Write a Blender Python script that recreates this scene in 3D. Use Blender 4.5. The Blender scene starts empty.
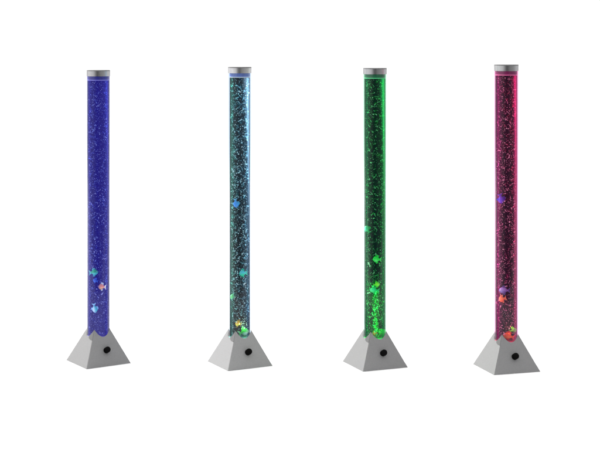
import bpy, bmesh, math, random
import numpy as np
from mathutils import Vector, Matrix, Euler

U = 0.00405                      # one photo pixel at the second lamp, in metres
D, HC, HZ = 1402.6, 318.55, 45.0  # camera distance and height (in U), horizon row
sc = bpy.context.scene
C = sc.collection

# ------------------------------------------------------------------ camera
cam_d = bpy.data.cameras.new('camera')
cam = bpy.data.objects.new('camera', cam_d)
C.objects.link(cam)
cam.location = (0, -D * U, HC * U)
cam.rotation_euler = (math.radians(90), 0, 0)
cam_d.sensor_width = 36.0
cam_d.lens = D / 600.0 * 36.0
cam_d.shift_y = -(231.5 - HZ) / 600.0
cam_d.clip_start = 0.05
cam_d.clip_end = 500.0
sc.camera = cam

# ------------------------------------------------------------------ world: white studio with a darker camera side
world = bpy.data.worlds.new('World')
sc.world = world
world.use_nodes = True
nt = world.node_tree
nt.nodes.clear()
N, L = nt.nodes.new, nt.links.new
out = N('ShaderNodeOutputWorld')
bg = N('ShaderNodeBackground')
tc = N('ShaderNodeTexCoord')
sep = N('ShaderNodeSeparateXYZ')
L(tc.outputs['Generated'], sep.inputs[0])


def wmath(op, a, b=None, c=None):
    n = N('ShaderNodeMath')
    n.operation = op
    for i, v in enumerate((a, b, c)):
        if v is None:
            continue
        if isinstance(v, (int, float)):
            n.inputs[i].default_value = v
        else:
            L(v, n.inputs[i])
    return n.outputs[0]


# azimuth measured from the camera side (-Y); positive to the right (+X)
az = wmath('ARCTAN2', sep.outputs[0], wmath('MULTIPLY', sep.outputs[1], -1.0))
azn = wmath('DIVIDE', wmath('ADD', az, math.pi), 2 * math.pi)     # 0..1, 0.5 = behind the camera
ramp = N('ShaderNodeValToRGB')
cr = ramp.color_ramp
cr.interpolation = 'EASE'
stops = [(0.00, 1.12), (0.22, 1.12), (0.30, 1.12), (0.385, 1.05), (0.435, 0.45), (0.47, 0.05),
         (0.51, 0.05), (0.56, 0.32), (0.66, 0.42), (0.78, 0.55), (0.86, 1.12), (1.00, 1.12)]
while len(cr.elements) < len(stops):
    cr.elements.new(0.5)
for e, (p, v) in zip(cr.elements, stops):
    e.position = p
    e.color = (v, v, v, 1)
L(azn, ramp.inputs[0])
# overhead the studio is white all round
up = N('ShaderNodeMapRange')
up.interpolation_type = 'SMOOTHSTEP'
up.inputs['From Min'].default_value = 0.30
up.inputs['From Max'].default_value = 0.75
L(sep.outputs[2], up.inputs['Value'])
mix = N('ShaderNodeMix')
mix.data_type = 'RGBA'
L(up.outputs[0], mix.inputs[0])
L(ramp.outputs[0], mix.inputs[6])
mix.inputs[7].default_value = (1.9, 1.9, 1.9, 1)
L(mix.outputs[2], bg.inputs[0])
bg.inputs[1].default_value = 1.0
L(bg.outputs[0], out.inputs[0])

# ------------------------------------------------------------------ key light: from the left, slightly behind
kl_d = bpy.data.lights.new('key_light', 'AREA')
kl = bpy.data.objects.new('key_light', kl_d)
C.objects.link(kl)
kl_d.shape = 'DISK'
kl_d.size = 0.7
kl_d.energy = 1330.0
kl_d.color = (1.0, 0.985, 0.96)
kdir = Vector((-1.0, 0.62, 0.95)).normalized()
kl.location = kdir * 9.0
kl.rotation_euler = (-kdir).to_track_quat('-Z', 'Y').to_euler()

sc.view_settings.view_transform = 'Standard'
sc.view_settings.look = 'None'
sc.view_settings.exposure = 0.0
sc.view_settings.gamma = 1.0
sc.cycles.transparent_max_bounces = 48
sc.cycles.volume_bounces = 0
sc.cycles.max_bounces = 10
sc.cycles.sample_clamp_indirect = 6.0
sc.cycles.use_denoising = True

# ------------------------------------------------------------------ helpers


def obj(name, bm, mat, parent=None, smooth=True, angle=35):
    me = bpy.data.meshes.new(name)
    bm.normal_update()
    bm.to_mesh(me)
    bm.free()
    return link_mesh(name, me, mat, parent, smooth, angle)


def link_mesh(name, me, mat, parent=None, smooth=True, angle=35):
    o = bpy.data.objects.new(name, me)
    C.objects.link(o)
    for m in (mat if isinstance(mat, (list, tuple)) else [mat]):
        me.materials.append(m)
    if smooth:
        me.polygons.foreach_set('use_smooth', [True] * len(me.polygons))
        me.set_sharp_from_angle(angle=math.radians(angle))
    if parent:
        o.parent = parent
    return o


def thing(name, label, cat, loc, rotz=0.0, scale=1.0, group=None):
    o = bpy.data.objects.new(name, None)
    C.objects.link(o)
    o.location = loc
    o.rotation_euler = (0, 0, rotz)
    o.scale = (scale,) * 3
    o.empty_display_size = 0.05
    o['label'] = label
    o['category'] = cat
    if group:
        o['group'] = group
    return o


def lathe(bm, prof, seg=64, closed=False):
    """prof: list of (r, z); a ring per entry, r == 0 gives a pole."""
    rings = []
    for r, z in prof:
        if r <= 1e-9:
            rings.append([bm.verts.new((0, 0, z))])
        else:
            rings.append([bm.verts.new((r * math.cos(2 * math.pi * i / seg), r * math.sin(2 * math.pi * i / seg), z))
                          for i in range(seg)])
    pairs = list(zip(rings, rings[1:]))
    if closed:
        pairs.append((rings[-1], rings[0]))
    for a, b in pairs:
        for i in range(seg):
            j = (i + 1) % seg
            if len(a) == 1 and len(b) == 1:
                continue
            if len(a) == 1:
                bm.faces.new((a[0], b[j], b[i]))
            elif len(b) == 1:
                bm.faces.new((a[i], a[j], b[0]))
            else:
                bm.faces.new((a[i], a[j], b[j], b[i]))
    bmesh.ops.recalc_face_normals(bm, faces=bm.faces[:])
    return bm


def new_mat(name):
    m = bpy.data.materials.new(name)
    m.use_nodes = True
    m.node_tree.nodes.clear()
    o = m.node_tree.nodes.new('ShaderNodeOutputMaterial')
    return m, m.node_tree, o


def noisy(name, col, rough=0.5, metal=0.0, var=0.08, scale=60.0, bump=0.0, bscale=400.0, spec=0.5, stretch=(1, 1, 1), coat=0.0):
    """Principled surface with a slight procedural variation and an optional fine bump."""
    m, t, o = new_mat(name)
    p = t.nodes.new('ShaderNodeBsdfPrincipled')
    t.links.new(p.outputs[0], o.inputs[0])
    tcn = t.nodes.new('ShaderNodeTexCoord')
    mp = t.nodes.new('ShaderNodeMapping')
    mp.inputs['Scale'].default_value = stretch
    t.links.new(tcn.outputs['Object'], mp.inputs[0])
    nz = t.nodes.new('ShaderNodeTexNoise')
    nz.inputs['Scale'].default_value = scale
    nz.inputs['Detail'].default_value = 4
    t.links.new(mp.outputs[0], nz.inputs['Vector'])
    rp = t.nodes.new('ShaderNodeValToRGB')
    rp.color_ramp.elements[0].position = 0.3
    rp.color_ramp.elements[1].position = 0.7
    rp.color_ramp.elements[0].color = tuple(c * (1 - var) for c in col) + (1,)
    rp.color_ramp.elements[1].color = tuple(min(1, c * (1 + var)) for c in col) + (1,)
    t.links.new(nz.outputs[0], rp.inputs[0])
    t.links.new(rp.outputs[0], p.inputs['Base Color'])
    p.inputs['Roughness'].default_value = rough
    p.inputs['Metallic'].default_value = metal
    p.inputs['Specular IOR Level'].default_value = spec
    p.inputs['Coat Weight'].default_value = coat
    if metal:
        p.inputs['Specular Tint'].default_value = (0.55, 0.55, 0.55, 1)
    if bump:
        nb = t.nodes.new('ShaderNodeTexNoise')
        nb.inputs['Scale'].default_value = bscale
        nb.inputs['Detail'].default_value = 2
        t.links.new(mp.outputs[0], nb.inputs['Vector'])
        b = t.nodes.new('ShaderNodeBump')
        b.inputs['Strength'].default_value = bump
        b.inputs['Distance'].default_value = 0.001
        t.links.new(nb.outputs[0], b.inputs['Height'])
        t.links.new(b.outputs[0], p.inputs['Normal'])
    return m


def volume_nodes(t, o, k, glow, scatter=0.0):
    """absorption k (per metre and channel) and a uniform glow that would reach the radiance `glow` in deep liquid"""
    km = max(k)
    va = t.nodes.new('ShaderNodeVolumeAbsorption')
    va.inputs['Density'].default_value = km
    va.inputs['Color'].default_value = tuple(1 - c / km for c in k) + (1,)
    em = t.nodes.new('ShaderNodeEmission')
    e = [g * c for g, c in zip(glow, k)]
    s = max(max(e), 1e-6)
    em.inputs['Color'].default_value = tuple(v / s for v in e) + (1,)
    em.inputs['Strength'].default_value = s
    ad = t.nodes.new('ShaderNodeAddShader')
    t.links.new(va.outputs[0], ad.inputs[0])
    t.links.new(em.outputs[0], ad.inputs[1])
    last = ad
    if scatter:
        vs = t.nodes.new('ShaderNodeVolumeScatter')
        vs.inputs['Density'].default_value = scatter
        vs.inputs['Color'].default_value = (1, 1, 1, 1)
        last = t.nodes.new('ShaderNodeAddShader')
        t.links.new(ad.outputs[0], last.inputs[0])
        t.links.new(vs.outputs[0], last.inputs[1])
    t.links.new(last.outputs[0], o.inputs['Volume'])


def water_mat(name, k, glow, scatter=1.2):
    m, t, o = new_mat(name)
    volume_nodes(t, o, k, glow, scatter)
    return m


def glow_mat(name, e):
    """clear body that gives off light e per metre of depth"""
    m, t, o = new_mat(name)
    em = t.nodes.new('ShaderNodeEmission')
    s = max(e)
    em.inputs['Color'].default_value = tuple(v / s for v in e) + (1,)
    em.inputs['Strength'].default_value = s
    t.links.new(em.outputs[0], o.inputs['Volume'])
    return m


def acrylic_mat(name, k, glow, ior=1.33, rough=0.10):
    m, t, o = new_mat(name)
    tr = t.nodes.new('ShaderNodeBsdfTransparent')
    gl = t.nodes.new('ShaderNodeBsdfGlossy')
    gl.inputs['Roughness'].default_value = rough
    fr = t.nodes.new('ShaderNodeFresnel')
    fr.inputs['IOR'].default_value = ior
    mx = t.nodes.new('ShaderNodeMixShader')
    # light leaving the wall passes on: only the outward side of each skin mirrors the studio
    ge = t.nodes.new('ShaderNodeNewGeometry')
    fm_ = t.nodes.new('ShaderNodeMath')
    fm_.operation = 'MULTIPLY'
    iv = t.nodes.new('ShaderNodeMath')
    iv.operation = 'SUBTRACT'
    iv.inputs[0].default_value = 1.0
    t.links.new(ge.outputs['Backfacing'], iv.inputs[1])
    t.links.new(fr.outputs[0], fm_.inputs[0])
    t.links.new(iv.outputs[0], fm_.inputs[1])
    t.links.new(fm_.outputs[0], mx.inputs[0])
    t.links.new(tr.outputs[0], mx.inputs[1])
    t.links.new(gl.outputs[0], mx.inputs[2])
    t.links.new(mx.outputs[0], o.inputs['Surface'])
    volume_nodes(t, o, k, glow)
    return m


def led_mat(name, col, strength):
    m = noisy(name, col, rough=0.45, var=0.15, scale=120)
    p = [n for n in m.node_tree.nodes if n.type == 'BSDF_PRINCIPLED'][0]
    p.inputs['Emission Color'].default_value = tuple(col) + (1,)
    p.inputs['Emission Strength'].default_value = strength
    return m


# ------------------------------------------------------------------ the white studio floor
fm = noisy('white_floor_paper', (0.88, 0.88, 0.88), rough=0.7, var=0.01, scale=3.0)
bm = bmesh.new()
bmesh.ops.create_grid(bm, x_segments=8, y_segments=8, size=40)
bmesh.ops.translate(bm, vec=(0, 40 - 1.6, 0), verts=bm.verts[:])
floor = obj('floor', bm, fm)
floor['kind'] = 'structure'
floor['label'] = 'plain white studio floor under the lamps'

# ------------------------------------------------------------------ the lamps
S2 = 49.2 / 2      # half the side of the pyramid's foot
APEX = 53.0
RT = 11.75
CAP0, CAP1 = 290.4, 296.0
RING = 286.1
WB = 27.5          # bottom of the liquid

M_CAP = noisy('brushed_aluminium', (0.41, 0.41, 0.42), rough=0.32, metal=1.0, var=0.05, scale=90, stretch=(1, 1, 14), bump=0.04, bscale=300)
M_CAP_BRIGHT = noisy('bright_exposed_aluminium', (0.54, 0.54, 0.55), rough=0.32, metal=1.0, var=0.05, scale=90, stretch=(1, 1, 14), bump=0.04, bscale=300)  # same metal, the second lamp's brighter exposure put into its colour
M_INLAY = noisy('dark_grey_cap_inlay', (0.13, 0.13, 0.132), rough=0.7, var=0.15, scale=200, spec=0.1)
M_BACKING = noisy('added_dark_backing', (0.010, 0.011, 0.012), rough=0.5, var=0.2, scale=80, spec=0.1)
M_KNOB = noisy('black_plastic', (0.001, 0.001, 0.001), rough=0.6, var=0.2, scale=200, spec=0.05)


def pyramid_mesh(rng):
    """Four sloping faces cut off where they meet the round tube, so the rim dips on every face and peaks on every edge."""
    bm = bmesh.new()
    nu, nv = 28, 10
    rt = RT + 0.12
    for f in range(4):
        R = Matrix.Rotation(f * math.pi / 2, 3, 'Z')
        grid = []
        for i in range(nu + 1):
            u = -1 + 2 * i / nu
            b = Vector((u * S2, -S2, 0))
            t = 1 - rt / b.xy.length
            top = Vector((b.x * (1 - t), b.y * (1 - t), APEX * t))
            grid.append([bm.verts.new(R @ (b.lerp(top, j / nv)) * U) for j in range(nv + 1)])
        for i in range(nu):
            for j in range(nv):
                bm.faces.new((grid[i][j], grid[i + 1][j], grid[i + 1][j + 1], grid[i][j + 1]))
    bmesh.ops.remove_doubles(bm, verts=bm.verts[:], dist=1e-5)
    # a slightly rounded fold along the four slanting edges and a wall thickness turned inwards
    bm.normal_update()
    edges = [e for e in bm.edges if len(e.link_faces) == 2 and e.calc_face_angle() > math.radians(30)]
    bmesh.ops.bevel(bm, geom=edges, offset=0.35 * U, segments=2, profile=0.5, affect='EDGES')
    # foot: a thin rim turned under
    return bm


def corner_shade_mesh(f):
    """a patch of shade shaped as a small three-cornered plate at the top of an edge, lying on the face to its left and following the rim"""
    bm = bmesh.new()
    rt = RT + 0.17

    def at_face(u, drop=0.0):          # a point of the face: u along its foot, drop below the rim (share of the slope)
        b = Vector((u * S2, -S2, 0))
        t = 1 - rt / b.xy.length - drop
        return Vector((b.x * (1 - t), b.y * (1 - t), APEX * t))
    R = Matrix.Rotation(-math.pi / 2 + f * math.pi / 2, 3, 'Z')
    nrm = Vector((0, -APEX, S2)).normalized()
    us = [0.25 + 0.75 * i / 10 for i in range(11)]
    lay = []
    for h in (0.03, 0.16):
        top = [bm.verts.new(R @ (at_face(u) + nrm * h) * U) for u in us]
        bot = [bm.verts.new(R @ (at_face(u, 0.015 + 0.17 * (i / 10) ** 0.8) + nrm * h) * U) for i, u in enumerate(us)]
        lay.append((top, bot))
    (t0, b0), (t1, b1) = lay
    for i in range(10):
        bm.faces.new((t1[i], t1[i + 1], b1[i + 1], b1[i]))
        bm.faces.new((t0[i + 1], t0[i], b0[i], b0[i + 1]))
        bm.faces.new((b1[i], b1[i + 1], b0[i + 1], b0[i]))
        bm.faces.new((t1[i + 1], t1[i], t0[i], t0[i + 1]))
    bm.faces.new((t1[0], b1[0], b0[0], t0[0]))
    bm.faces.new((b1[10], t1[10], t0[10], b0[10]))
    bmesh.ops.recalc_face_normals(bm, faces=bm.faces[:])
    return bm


def crescent(r1, z1, z0, yaw, side, half_deg, thick, steps):
    """upright added glow body against the tube's wall, thickest at the side (0 right, 180 left) and thinning to nothing towards the front"""
    bm = bmesh.new()
    sect = []
    sgn = 1 if side == 0 else -1
    for q in range(steps + 1):
        f = q / steps
        z, half, th = z1 + (z0 - z1) * f, math.radians(half_deg(f)), thick(f)
        ring = []
        for inner, sg in ((0, 1), (1, -1)):
            for j in range(11):
                u = sg * (j / 5 - 1)
                a = -yaw + math.radians(side) + sgn * (math.radians(2) - half + half * u)
                rr = r1 - inner * th * (0.02 + 0.98 * (0.5 + 0.5 * u))
                ring.append(bm.verts.new((rr * U * math.cos(a), rr * U * math.sin(a), z * U)))
        sect.append(ring)
    n = len(sect[0])
    for p, q in zip(sect, sect[1:]):
        for j in range(n):
            bm.faces.new((p[j], p[(j + 1) % n], q[(j + 1) % n], q[j]))
    bm.faces.new(sect[0])
    bm.faces.new(sect[-1][::-1])
    bmesh.ops.recalc_face_normals(bm, faces=bm.faces[:])
    return bm


def knob_meshes():
    b = bmesh.new()
    lathe(b, [(0, -0.4), (3.0, -0.4), (3.0, 4.2), (2.85, 4.6), (2.5, 4.8), (0, 4.8)], 40)
    # grip ribs
    for v in b.verts:
        r = v.co.xy.length
        if r > 2.95 and v.co.z > 0:
            a = math.atan2(v.co.y, v.co.x)
            k = 1 + 0.02 * math.cos(20 * a)
            v.co.x *= k
            v.co.y *= k
    bmesh.ops.scale(b, vec=(U, U, U), verts=b.verts[:])
    p = bmesh.new()
    bmesh.ops.create_cube(p, size=1)
    bmesh.ops.scale(p, vec=(0.5 * U, 2.2 * U, 0.12 * U), verts=p.verts[:])
    bmesh.ops.translate(p, vec=(0, 1.2 * U, 3.37 * U), verts=p.verts[:])
    return b, p


ICO = bmesh.new()
bmesh.ops.create_icosphere(ICO, subdivisions=2, radius=1.0)
ICO_V = np.array([v.co[:] for v in ICO.verts])
ICO_F = np.array([[v.index for v in f.verts] for f in ICO.faces])
ICO.free()


def bubble_mesh(name, pos, rad, seed):
    rng = np.random.default_rng(seed)
    n, nv, nf = len(pos), len(ICO_V), len(ICO_F)
    sq = rng.uniform(0.8, 1.25, (n, 1, 3))
    v = (pos[:, None, :] + ICO_V[None] * rad[:, None, None] * sq).reshape(-1, 3) * U
    f = (ICO_F[None] + (np.arange(n) * nv)[:, None, None]).reshape(-1)
    me = bpy.data.meshes.new(name)
    me.vertices.add(n * nv)
    me.vertices.foreach_set('co', v.ravel())
    me.loops.add(n * nf * 3)
    me.loops.foreach_set('vertex_index', f.astype(np.int32))
    me.polygons.add(n * nf)
    me.polygons.foreach_set('loop_start', np.arange(0, n * nf * 3, 3, dtype=np.int32))
    me.update(calc_edges=True)
    me.polygons.foreach_set('use_smooth', [True] * (n * nf))
    return me


def bubble_cloud(seed, n, size, ri, bias=0.28, plume=0):
    """Positions and radii of the bubbles: through the whole column, some strung together, more of them along the wall."""
    rng = np.random.default_rng(seed)
    pos, rad = [], []
    rmax = ri - 1.0
    while len(pos) < n:
        a = rng.uniform(0, 2 * math.pi)
        r = rmax * rng.uniform() ** bias
        z = rng.uniform(WB + 1, RING - 0.6)
        s = size * math.exp(rng.normal(0, 0.33))
        p = np.array([r * math.cos(a), r * math.sin(a), z])
        chain = 1 if rng.uniform() < 0.8 else rng.integers(2, 4)
        d = rng.normal(0, 1, 3)
        for c in range(chain):
            q = p.copy()
            h = math.hypot(q[0], q[1])
            if h > rmax:
                q[:2] *= rmax / h
            if WB + 0.6 < q[2] < RING - 0.5:
                pos.append(q)
                rad.append(min(s, 0.75) * rng.uniform(0.75, 1.1))
            d = d + rng.normal(0, 0.8, 3)
            p = p + d / np.linalg.norm(d) * s * 3.2
    for _ in range(plume):
        h = rng.uniform() ** 1.5
        z = WB + 1 + 62 * h
        w = 3.0 + 2.2 * h
        pos.append(np.array([rng.normal(-0.2, w * 0.45), rng.normal(-3.0, w * 0.45), z]))
        rad.append(size * math.exp(rng.normal(0.1, 0.3)))
    pos = np.array(pos)
    h = np.hypot(pos[:, 0], pos[:, 1])
    pos[:, :2] *= np.minimum(1, rmax / np.maximum(h, 1e-6))[:, None]
    return pos, np.array(rad)


LAMPS = [
    dict(colour='blue', side_glow=((0.7, 0.6, 8.0), (0.7, 0.6, 8.0)), wedge_glow=(0.8, 0.8, 8.0), side_fill_left=((0.2, 0.2, 1.0), 0.05), side_fill=((0.2, 0.2, 1.0), 0.05), ri=11.3, px=98.4, k=0.9939, size=0.989,
         label='bubble tube lamp filled with hazy deep blue light, grey pyramid base',
         water=((30, 22, 14), (0.016, 0.012, 0.27), 0.25), shell=((35, 35, 10), (0.04, 0.04, 0.20)),
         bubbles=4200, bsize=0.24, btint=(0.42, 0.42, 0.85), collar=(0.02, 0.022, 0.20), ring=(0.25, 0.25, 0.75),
         base=(0.172, 0.172, 0.174), plate=((0.05, 0.03, 0.30), 0.2), inner_fill=((0.15, 0.15, 1.0), 0.02, [(0, -4, 36)]), plume=0),
    dict(colour='white', side_glow=((1.8, 6.0, 4.6), (2.0, 4.2, 7.0)), wedge_glow=(30, 44, 60), side_fill_left=((0.22, 1.0, 0.58), 0.13), side_fill=((0.45, 0.68, 1.0), 0.55), ri=10.25, px=239.8, k=1.0, size=1.0,
         label='bubble tube lamp glowing pale blue white with dense sparkling bubbles',
         water=((36, 20, 18), (0.001, 0.003, 0.004), 0.45), shell=((20, 14, 8), (0.1, 0.12, 0.25)),
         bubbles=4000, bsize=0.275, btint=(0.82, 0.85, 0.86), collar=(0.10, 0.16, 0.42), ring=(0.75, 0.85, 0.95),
         base=(0.215, 0.215, 0.217), plate=((0.25, 0.60, 0.45), 0.3), inner_fill=((0.8, 1.0, 0.45), 0.08, [(3.5, -6, 40)]), plume=60),  # base colour lightened for this lamp's brighter exposure
    dict(colour='green', side_glow=((1.3, 7.5, 3.7), (0.5, 8.0, 2.8)), wedge_glow=(1.5, 26, 8), side_fill_left=((0.25, 0.8, 0.6), 0.08), side_fill=((0.1, 1.0, 0.3), 0.20), ri=10.65, px=374.9, k=1.0025, size=0.9967,
         label='bubble tube lamp lit bright green with a glowing plume above its base',
         water=((80, 24, 54), (0.0, 0.002, 0.001), 0.25), shell=((30, 10, 22), (0.02, 0.25, 0.10)),
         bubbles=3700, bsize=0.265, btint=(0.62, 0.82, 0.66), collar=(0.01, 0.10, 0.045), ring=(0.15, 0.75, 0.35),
         base=(0.172, 0.172, 0.174), plate=((0.06, 0.65, 0.18), 0.4),
         inner_fill=((0.08, 1.0, 0.2), 0.085, [(-0.5 + 1.6 * math.sin(2.3 * i), -3.2 + 1.5 * math.cos(1.7 * i), 32 + 4.0 * i + 0.06 * i * i) for i in range(11)]), plume=420),
    dict(colour='red', side_glow=((12.0, 0.6, 5.6), (13.0, 0.4, 4.6)), wedge_glow=(22, 0.35, 4.2), side_fill_left=((0.85, 0.12, 0.70), 0.12), side_fill=((1.0, 0.08, 0.25), 0.24), ri=10.75, px=506.3, k=1.0135, size=1.0088,
         label='bubble tube lamp lit crimson pink with purple tinted sides',
         water=((17, 34, 24), (0.003, 0.0, 0.001), 0.3), shell=((10, 45, 24), (0.3, 0.03, 0.14)),
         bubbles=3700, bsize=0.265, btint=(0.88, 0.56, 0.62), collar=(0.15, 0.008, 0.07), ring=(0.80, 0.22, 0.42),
         base=(0.172, 0.172, 0.174), plate=((0.55, 0.06, 0.12), 0.25), inner_fill=((1.0, 0.62, 0.38), 0.07, [(3, -5.5, 40.5)]), plume=40),
]
LAMP_GROUP = 'bubble tube lamps standing in a row'

for li, P in enumerate(LAMPS):
    cn = P['colour']
    depth = D / P['k'] - D
    X = (P['px'] - 300) / P['k']
    yaw = math.radians(25.3) - math.atan2(X, D + depth)
    P['loc'] = Vector((X * U, depth * U, 0))
    root = thing('bubble_lamp', P['label'], 'lamp', P['loc'], yaw, P['size'], LAMP_GROUP)
    rng = random.Random(li)

    # pyramid base with its knob
    bmat = noisy('silver_grey_paint_' + cn, P['base'], rough=0.42, var=0.07, scale=260, bump=0.10, bscale=900, spec=0.4)
    base = obj('pyramid_base', pyramid_mesh(rng), bmat, root, angle=50)
    shade_mat = P.setdefault('tab', noisy('corner_shade_' + cn, tuple(c * 0.42 for c in P['base']), rough=0.5, var=0.07, scale=260, bump=0.1, bscale=900, spec=0.3))  # 'tab' holds the material of the added corner shade
    obj('corner_shade', corner_shade_mesh(0), shade_mat, root, smooth=False)  # dark plate added for the shade beside the tube
    kb, kp = knob_meshes()
    kp.free()
    knob = obj('knob', kb, M_KNOB, root, angle=30)
    t = 0.275
    n = Vector((0, -APEX, S2)).normalized()
    n = Vector((0, -APEX, -0)).normalized() * (APEX / math.hypot(APEX, S2)) + Vector((0, 0, S2 / math.hypot(APEX, S2)))
    knob.location = Vector((0.2, -S2 * (1 - t), APEX * t)) * U
    knob.rotation_euler = n.to_track_quat('Z', 'Y').to_euler()

    RI = P['ri']
    # clear wall of the tube
    b = bmesh.new()
    lathe(b, [(RT * U, WB * U), (RT * U, (CAP0 + 0.5) * U), (RI * U, (CAP0 + 0.5) * U), (RI * U, WB * U)], 96, closed=True)
    tube = obj('tube', b, acrylic_mat('acrylic_' + cn, *P['shell']), root, angle=40)
    # liquid
    rw = RI - 0.06
    b = bmesh.new()
    lathe(b, [(0, WB * U), (rw * U, WB * U), (rw * U, RING * U), (0, RING * U)], 96)
    water = obj('water', b, water_mat('liquid_' + cn, *P['water']), root, angle=40)
    # added glowing bodies for the side glow, and a wedge on the right thinning downwards
    for mid, e in zip((180, 0), P['side_glow']):
        obj('added_side_glow', crescent(rw - 0.65, RING - 0.3, WB + 1.0, yaw, mid, lambda f: 33.0, lambda f: 2.6, 2), glow_mat('added_side_glow_' + cn, e), root, angle=40)
    obj('added_glow_wedge', crescent(rw - 0.65, RING - 0.4, RING - 190, yaw, 0, lambda f: 38 * (1 - f) ** 1.3 + 1.0,
                                lambda f: 2.8 * (1 - f) ** 1.2 + 0.12, 24), glow_mat('added_glow_wedge_' + cn, P['wedge_glow']), root, angle=40)
    # added dark sheet in the tube's rear half keeps the white background out
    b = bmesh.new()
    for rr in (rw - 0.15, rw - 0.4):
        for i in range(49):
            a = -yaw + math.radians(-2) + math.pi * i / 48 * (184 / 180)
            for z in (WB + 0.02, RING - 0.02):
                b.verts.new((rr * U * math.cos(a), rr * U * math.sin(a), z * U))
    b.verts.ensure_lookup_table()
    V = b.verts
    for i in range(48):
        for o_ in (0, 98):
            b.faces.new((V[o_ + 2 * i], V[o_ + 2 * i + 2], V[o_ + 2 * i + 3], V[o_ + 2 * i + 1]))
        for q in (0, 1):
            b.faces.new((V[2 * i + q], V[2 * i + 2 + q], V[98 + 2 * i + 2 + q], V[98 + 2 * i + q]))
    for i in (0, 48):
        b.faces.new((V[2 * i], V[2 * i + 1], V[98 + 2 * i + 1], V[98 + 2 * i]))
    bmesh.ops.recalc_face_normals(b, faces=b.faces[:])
    obj('added_backing', b, M_BACKING, root, angle=40)
    # bubbles in it
    bmt = noisy('bubble_' + cn, P['btint'], rough=0.18, var=0.05, scale=100)  # the tint of the lamp's light is put into the bubble colour
    pos, rad = bubble_cloud(100 + li, P['bubbles'], P['bsize'], RI, plume=P['plume'])
    # none right against the added side lights
    free = np.ones(len(pos), bool)
    for ang in (-12, 192):
        a = math.radians(ang) - yaw
        free &= np.hypot(pos[:, 0] - (RI - 0.5) * math.cos(a), pos[:, 1] - (RI - 0.5) * math.sin(a)) > 2.2
    pos, rad = pos[free], rad[free]
    P['bub'] = (pos, rad)
    P['bmt'] = bmt
    P['root'], P['yaw'] = root, yaw
    # collar under the cap, sealing ring, cap, light plate
    b = bmesh.new()
    lathe(b, [(0, (RING + 0.75) * U), (rw * U, (RING + 0.75) * U), (rw * U, (CAP0 + 0.3) * U), (0, (CAP0 + 0.3) * U)], 96)
    obj('collar', b, noisy('collar_' + cn, P['collar'], rough=0.35, var=0.1, scale=120), root)
    b = bmesh.new()
    lathe(b, [((rw - 2) * U, (RING + 0.04) * U), ((rw + 0.02) * U, (RING + 0.04) * U), ((rw + 0.02) * U, (RING + 0.7) * U), ((rw - 2) * U, (RING + 0.7) * U)], 96, closed=True)
    obj('seal_ring', b, noisy('seal_ring_' + cn, P['ring'], rough=0.3, var=0.05, scale=120), root)
    b = bmesh.new()
    rc = RT + 0.07
    lathe(b, [(0, CAP0 * U), ((RT - 0.5) * U, CAP0 * U), (rc * U, CAP0 * U), (rc * U, (CAP1 - 0.3) * U),
              ((rc - 0.1) * U, (CAP1 - 0.08) * U), ((rc - 0.35) * U, CAP1 * U), ((rc - 1.4) * U, CAP1 * U), ((rc - 1.8) * U, (CAP1 - 0.25) * U), (0, (CAP1 - 0.25) * U)], 96)
    ci = bmesh.new()
    lathe(ci, [(0, (CAP1 - 0.33) * U), ((rc + 0.02) * U, (CAP1 - 0.33) * U), ((rc + 0.02) * U, (CAP1 + 0.40) * U), ((rc - 0.3) * U, (CAP1 + 0.55) * U), (0, (CAP1 + 0.55) * U)], 96)
    obj('cap_inlay', ci, M_INLAY, root, angle=40)
    obj('cap', b, M_CAP_BRIGHT if li == 1 else M_CAP, root, angle=12)
    b = bmesh.new()
    lathe(b, [(0, 17 * U), (RT * U, 17 * U), (RT * U, (WB - 0.5) * U), ((RT - 0.5) * U, (WB - 0.08) * U), (0, (WB - 0.08) * U)], 64)
    obj('light_plate', b, led_mat('light_plate_' + cn, *P['plate']), root, angle=40)
    col, pw, spots = P['inner_fill']
    for s in spots:  # added point lights inside the liquid, brightening bubbles and fish
        ld = bpy.data.lights.new('inner_fill', 'POINT')
        lo = bpy.data.objects.new('inner_fill', ld)
        C.objects.link(lo)
        ld.color = col
        ld.energy = pw
        ld.shadow_soft_size = 0.0015
        v = Matrix.Rotation(-yaw, 3, 'Z') @ Vector((s[0], s[1], s[2]))
        lo.location = v * U
        lo.parent = root

    # added area lights down both sides, the right ones weaker lower down
    for (col, pw), ang, ws in ((P['side_fill'], -12, (1.0, 0.85, 0.68, 0.52, 0.42, 0.36, 0.30, 0.26, 0.24)), (P['side_fill_left'], 192, (0.8,) * 9)):
        for i, w in enumerate(ws):
            ld = bpy.data.lights.new('added_side_light', 'AREA')
            lo = bpy.data.objects.new('added_side_light', ld)
            C.objects.link(lo)
            ld.shape = 'RECTANGLE'
            ld.size = 1.0 * U
            ld.size_y = 26 * U
            ld.color = col
            ld.energy = pw * w * 0.5
            a = math.radians(ang) - yaw
            e1, e2 = Vector((-math.cos(a), -math.sin(a), 0)), Vector((0, 0, 1))
            lo.matrix_local = Matrix.Translation(Vector((math.cos(a) * (RI - 0.5), math.sin(a) * (RI - 0.5), RING - 14 - 26.5 * i)) * U) @ \
                Matrix((e2.cross(-e1), e2, -e1)).transposed().to_4x4()
            lo.parent = root

# ------------------------------------------------------------------ the plastic fish in the tubes
EYE_W = noisy('fish_eye_white', (0.8, 0.8, 0.8), rough=0.2, var=0.02)
EYE_B = noisy('fish_eye_black', (0.01, 0.01, 0.01), rough=0.1, var=0.02)
_fm = {}


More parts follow.
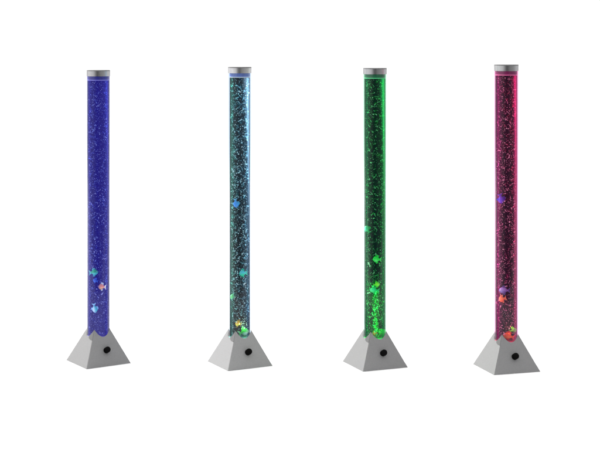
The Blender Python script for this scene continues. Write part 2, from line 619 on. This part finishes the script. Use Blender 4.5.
def fish_mat(c1, c2, key):
    """smooth plastic in two colours, back and belly, with a soft wavy border"""
    if key in _fm:
        return _fm[key]
    m, t, o = new_mat('fish_' + key)
    p = t.nodes.new('ShaderNodeBsdfPrincipled')
    t.links.new(p.outputs[0], o.inputs[0])
    tcn = t.nodes.new('ShaderNodeTexCoord')
    sp = t.nodes.new('ShaderNodeSeparateXYZ')
    t.links.new(tcn.outputs['Generated'], sp.inputs[0])
    nz = t.nodes.new('ShaderNodeTexNoise')
    nz.inputs['Scale'].default_value = 4.0
    t.links.new(tcn.outputs['Generated'], nz.inputs['Vector'])
    ad = t.nodes.new('ShaderNodeMath')
    ad.operation = 'MULTIPLY_ADD'
    t.links.new(nz.outputs[0], ad.inputs[0])
    ad.inputs[1].default_value = 0.5
    t.links.new(sp.outputs[2], ad.inputs[2])
    rp = t.nodes.new('ShaderNodeValToRGB')
    rp.color_ramp.elements[0].position = 0.55
    rp.color_ramp.elements[1].position = 0.80
    rp.color_ramp.elements[0].color = tuple(c2) + (1,)
    rp.color_ramp.elements[1].color = tuple(c1) + (1,)
    t.links.new(ad.outputs[0], rp.inputs[0])
    t.links.new(rp.outputs[0], p.inputs['Base Color'])
    p.inputs['Roughness'].default_value = 0.3
    _fm[key] = m
    return m


def fin_mesh(pts, th):
    """a fin outline in the xz plane, thicker at the middle than at its rim"""
    bm = bmesh.new()
    cx = sum(p[0] for p in pts) / len(pts)
    cz = sum(p[1] for p in pts) / len(pts)
    rim = [[bm.verts.new((x, s * th * 0.35, z)) for x, z in pts] for s in (-1, 1)]
    mid = [bm.verts.new((cx, s * th, cz)) for s in (-1, 1)]
    n = len(pts)
    for i in range(n):
        j = (i + 1) % n
        bm.faces.new((rim[0][i], rim[0][j], mid[0]))
        bm.faces.new((rim[1][j], rim[1][i], mid[1]))
        bm.faces.new((rim[0][j], rim[0][i], rim[1][i], rim[1][j]))
    bmesh.ops.recalc_face_normals(bm, faces=bm.faces[:])
    return bm


def fish(lamp, label, px, py, dep, length, tall, mats, heading=180, pitch=0, bubbles_off=True):
    """px, py: where the photo shows it; dep: 1 = right behind the front wall, 0 = at the axis; heading 180 = nose to the left"""
    P = LAMPS[lamp]
    dx = abs(px - P['px']) + 0.32 * length * (1 if abs(pitch) < 45 else 0.5)
    dep = dep * math.sqrt(max((P['ri'] - 0.5) ** 2 - dx * dx, 9)) - 0.30 * tall
    k = D / (D + P['loc'].y / U - dep)
    loc = Vector(((px - 300) / k, P['loc'].y / U - dep, HC - (py - HZ) / k)) * U
    body_m, fin_m = mats
    r = thing('toy_fish', label, 'fish', loc, 0, 1.0, 'plastic fish inside the bubble tubes')
    r.rotation_euler = Euler((0, math.radians(-pitch), math.radians(heading)), 'XYZ')
    Lb = length * 0.80 * U        # body length; the tail makes up the rest
    H, W = tall * U, tall * 0.62 * U
    x0 = length * 0.5 * U
    bm = bmesh.new()
    prof = [(0.0, 0.0), (0.03, 0.22), (0.10, 0.48), (0.22, 0.80), (0.36, 0.98), (0.50, 1.0), (0.64, 0.86), (0.78, 0.58), (0.90, 0.32), (1.0, 0.22)]
    seg = 16
    rings = []
    for tt, s in prof:
        x = x0 - tt * Lb
        if s == 0:
            rings.append([bm.verts.new((x, 0, -0.03 * H))])
        else:
            rings.append([bm.verts.new((x, 0.5 * W * s ** 1.1 * math.cos(2 * math.pi * i / seg),
                                        0.5 * H * s * math.sin(2 * math.pi * i / seg) * (1.0 if math.sin(2 * math.pi * i / seg) > 0 else 0.92)))
                          for i in range(seg)])
    for a, b2 in zip(rings, rings[1:]):
        for i in range(seg):
            j = (i + 1) % seg
            if len(a) == 1:
                bm.faces.new((a[0], b2[i], b2[j]))
            else:
                bm.faces.new((a[i], b2[i], b2[j], a[j]))
    bm.faces.new(rings[-1])
    bmesh.ops.recalc_face_normals(bm, faces=bm.faces[:])
    body = obj('body', bm, body_m, r, angle=60)
    xt = x0 - Lb * 0.93
    e = x0 - length * U
    obj('tail_fin', fin_mesh([(xt, 0.12 * H), (xt * 0.4 + e * 0.6, 0.30 * H), (e, 0.48 * H), (e * 0.8 + xt * 0.2, 0.16 * H), (e * 0.72 + xt * 0.28, 0.0),
                              (e * 0.8 + xt * 0.2, -0.16 * H), (e, -0.44 * H), (xt * 0.4 + e * 0.6, -0.28 * H), (xt, -0.12 * H)], 0.045 * H), fin_m, r)
    obj('dorsal_fin', fin_mesh([(x0 - 0.28 * Lb, 0.40 * H), (x0 - 0.42 * Lb, 0.66 * H), (x0 - 0.58 * Lb, 0.72 * H), (x0 - 0.80 * Lb, 0.58 * H),
                                (x0 - 0.78 * Lb, 0.26 * H)], 0.05 * H), fin_m, r)
    obj('belly_fin', fin_mesh([(x0 - 0.42 * Lb, -0.40 * H), (x0 - 0.55 * Lb, -0.66 * H), (x0 - 0.74 * Lb, -0.56 * H), (x0 - 0.72 * Lb, -0.28 * H)], 0.05 * H), fin_m, r)
    for s in (-1, 1):
        bm = bmesh.new()
        bmesh.ops.create_uvsphere(bm, u_segments=12, v_segments=8, radius=0.085 * H)
        ey = obj('eye', bm, EYE_W, r)
        ey.location = (x0 - 0.19 * Lb, s * 0.33 * W, 0.10 * H)
        bm = bmesh.new()
        bmesh.ops.create_uvsphere(bm, u_segments=10, v_segments=6, radius=0.055 * H)
        pu = obj('pupil', bm, EYE_B, ey)
        pu.location = (0, s * 0.045 * H, 0)
    # keep bubbles clear of the fish (lamp coordinates)
    c = Matrix.Rotation(-P['yaw'], 3, 'Z') @ ((loc - P['loc']) / U / P['size'])
    pos, rad = P['bub']
    d2 = ((pos - np.array(c)) ** 2 / np.array([length * .5, length * .5, max(tall * .6, length * .5 * abs(math.sin(math.radians(pitch))))]) ** 2).sum(1)
    keep = d2 > 1.0
    P['bub'] = (pos[keep], rad[keep])
    return r


def mats(key, back, belly, fin):
    return fish_mat(back, belly, key), noisy('fin_' + key, fin, rough=0.35, var=0.12, scale=300)


M_GREEN = mats('emerald', (0.02, 0.55, 0.20), (0.10, 0.75, 0.55), (0.15, 0.70, 0.62))
M_DIM = mats('dim_blue', (0.08, 0.20, 0.75), (0.10, 0.30, 0.85), (0.08, 0.22, 0.80))
M_SALMON = mats('salmon', (0.95, 0.28, 0.22), (0.95, 0.38, 0.18), (0.90, 0.88, 0.88))
M_ICE = mats('ice_blue', (0.05, 0.55, 0.62), (0.55, 0.75, 0.95), (0.35, 0.65, 0.92))
M_AZURE = mats('azure', (0.10, 0.45, 0.95), (0.05, 0.30, 0.95), (0.25, 0.65, 0.95))
M_TURQ = mats('turquoise', (0.12, 0.75, 0.80), (0.03, 0.80, 0.40), (0.04, 0.70, 0.42))
M_LIME = mats('lime', (0.25, 0.95, 0.20), (0.30, 0.95, 0.30), (0.35, 0.95, 0.35))
M_YELL = mats('golden', (0.95, 0.42, 0.02), (0.98, 0.72, 0.08), (0.75, 0.28, 0.05))
M_GRASS = mats('grass', (0.08, 0.85, 0.08), (0.75, 0.98, 0.70), (0.20, 0.90, 0.20))
M_TEAL = mats('teal', (0.05, 0.60, 0.40), (0.06, 0.75, 0.50), (0.06, 0.65, 0.45))
M_NEON = mats('neon', (0.08, 0.90, 0.15), (0.35, 0.95, 0.35), (0.2, 0.9, 0.25))
M_CHART = mats('chartreuse', (0.50, 0.85, 0.03), (0.30, 0.80, 0.05), (0.25, 0.7, 0.08))
M_JADE = mats('jade', (0.02, 0.75, 0.35), (0.04, 0.65, 0.30), (0.03, 0.6, 0.35))
M_RUST = mats('rust', (0.75, 0.30, 0.03), (0.70, 0.50, 0.03), (0.75, 0.25, 0.03))
M_VIO = mats('violet', (0.10, 0.05, 0.80), (0.16, 0.07, 0.85), (0.12, 0.05, 0.75))
M_SLATE = mats('slate', (0.30, 0.28, 0.65), (0.12, 0.12, 0.38), (0.10, 0.12, 0.35))
M_ORANGE = mats('orange', (0.98, 0.35, 0.08), (0.95, 0.16, 0.02), (0.98, 0.40, 0.12))
M_SCAR = mats('scarlet', (0.98, 0.22, 0.02), (0.98, 0.42, 0.04), (0.95, 0.10, 0.03))
M_MOSS = mats('moss', (0.08, 0.80, 0.03), (0.12, 0.75, 0.05), (0.08, 0.65, 0.03))

fish(0, 'emerald green toy fish with teal tail, highest fish in the blue tube', 93.6, 272.4, 1.0, 9.6, 6.4, M_GREEN, 0, 6)
fish(0, 'dim blue toy fish just under the green fish in the blue tube', 95.6, 280.6, 0.62, 5.6, 4.4, M_DIM, 170, 20)
fish(0, 'salmon pink toy fish with white tail in the blue tube', 102.2, 286.8, 1.0, 8.2, 6.2, M_SALMON, 180, 4)
fish(0, 'pale icy blue toy fish hanging nose down in the blue tube', 94.6, 308.0, 1.0, 10.0, 5.4, M_ICE, 10, -80)
fish(1, 'azure blue toy fish hanging nose down, highest fish in the white lit tube', 235.8, 203.0, 1.0, 9.8, 5.6, M_AZURE, 10, -82)
fish(1, 'turquoise toy fish halfway down the white lit tube', 243.3, 273.2, 1.0, 8.6, 6.6, M_TURQ, 180, -4)
fish(1, 'tiny lime green toy fish by the left wall of the white lit tube', 232.6, 296.6, 1.0, 4.8, 5.0, M_LIME, 200, 20)
fish(1, 'golden orange toy fish near the foot of the white lit tube', 238.3, 323.6, 1.0, 6.4, 6.2, M_YELL, 200, 20)
fish(1, 'bright green toy fish lying at the foot of the white lit tube', 243.6, 332.2, 1.0, 11.0, 7.6, M_GRASS, 15, 16)
fish(2, 'teal toy fish against the left wall, highest fish in the green tube', 367.5, 229.6, 1.0, 8.2, 6.0, M_TEAL, 160, 55)
fish(2, 'neon green toy fish halfway down the green tube', 377.2, 259.4, 1.0, 9.0, 6.6, M_NEON, 180, 4)
fish(2, 'chartreuse yellow toy fish above the jade fish in the green tube', 376.3, 284.6, 1.0, 7.0, 5.0, M_CHART, 0, 10)
fish(2, 'jade green toy fish just under the chartreuse fish in the green tube', 374.6, 290.2, 1.0, 10.0, 5.6, M_JADE, 180, 6)
fish(2, 'rust orange toy fish at the foot of the green tube', 374.6, 333.4, 1.0, 5.4, 3.8, M_RUST, 170, -20)
fish(2, 'vivid light green toy fish nose up at the foot of the green tube', 381.3, 333.4, 1.0, 11.0, 6.6, M_NEON, 8, 38)
fish(3, 'violet blue toy fish hanging nose down, highest fish in the crimson tube', 500.9, 198.6, 1.0, 10.2, 6.8, M_VIO, 10, -78)
fish(3, 'slate purple toy fish above the orange fish in the crimson tube', 504.6, 290.4, 1.0, 11.4, 6.8, M_SLATE, 180, 0)
fish(3, 'orange toy fish just under the slate purple fish in the crimson tube', 502.6, 299.0, 1.0, 8.2, 6.2, M_ORANGE, 165, -18)
fish(3, 'scarlet orange toy fish lying at the foot of the crimson tube', 509.0, 336.2, 1.0, 11.6, 7.0, M_SCAR, 170, 14)
fish(3, 'moss green toy fish above the scarlet fish at the foot of the crimson tube', 513.0, 330.4, 1.0, 7.4, 5.6, M_MOSS, 5, 20)

for li, P in enumerate(LAMPS):
    pos, rad = P['bub']
    me = bubble_mesh('bubbles', pos, rad, 50 + li)
    o = link_mesh('bubbles', me, P['bmt'], P['root'], smooth=False)
    o['kind'] = 'stuff'
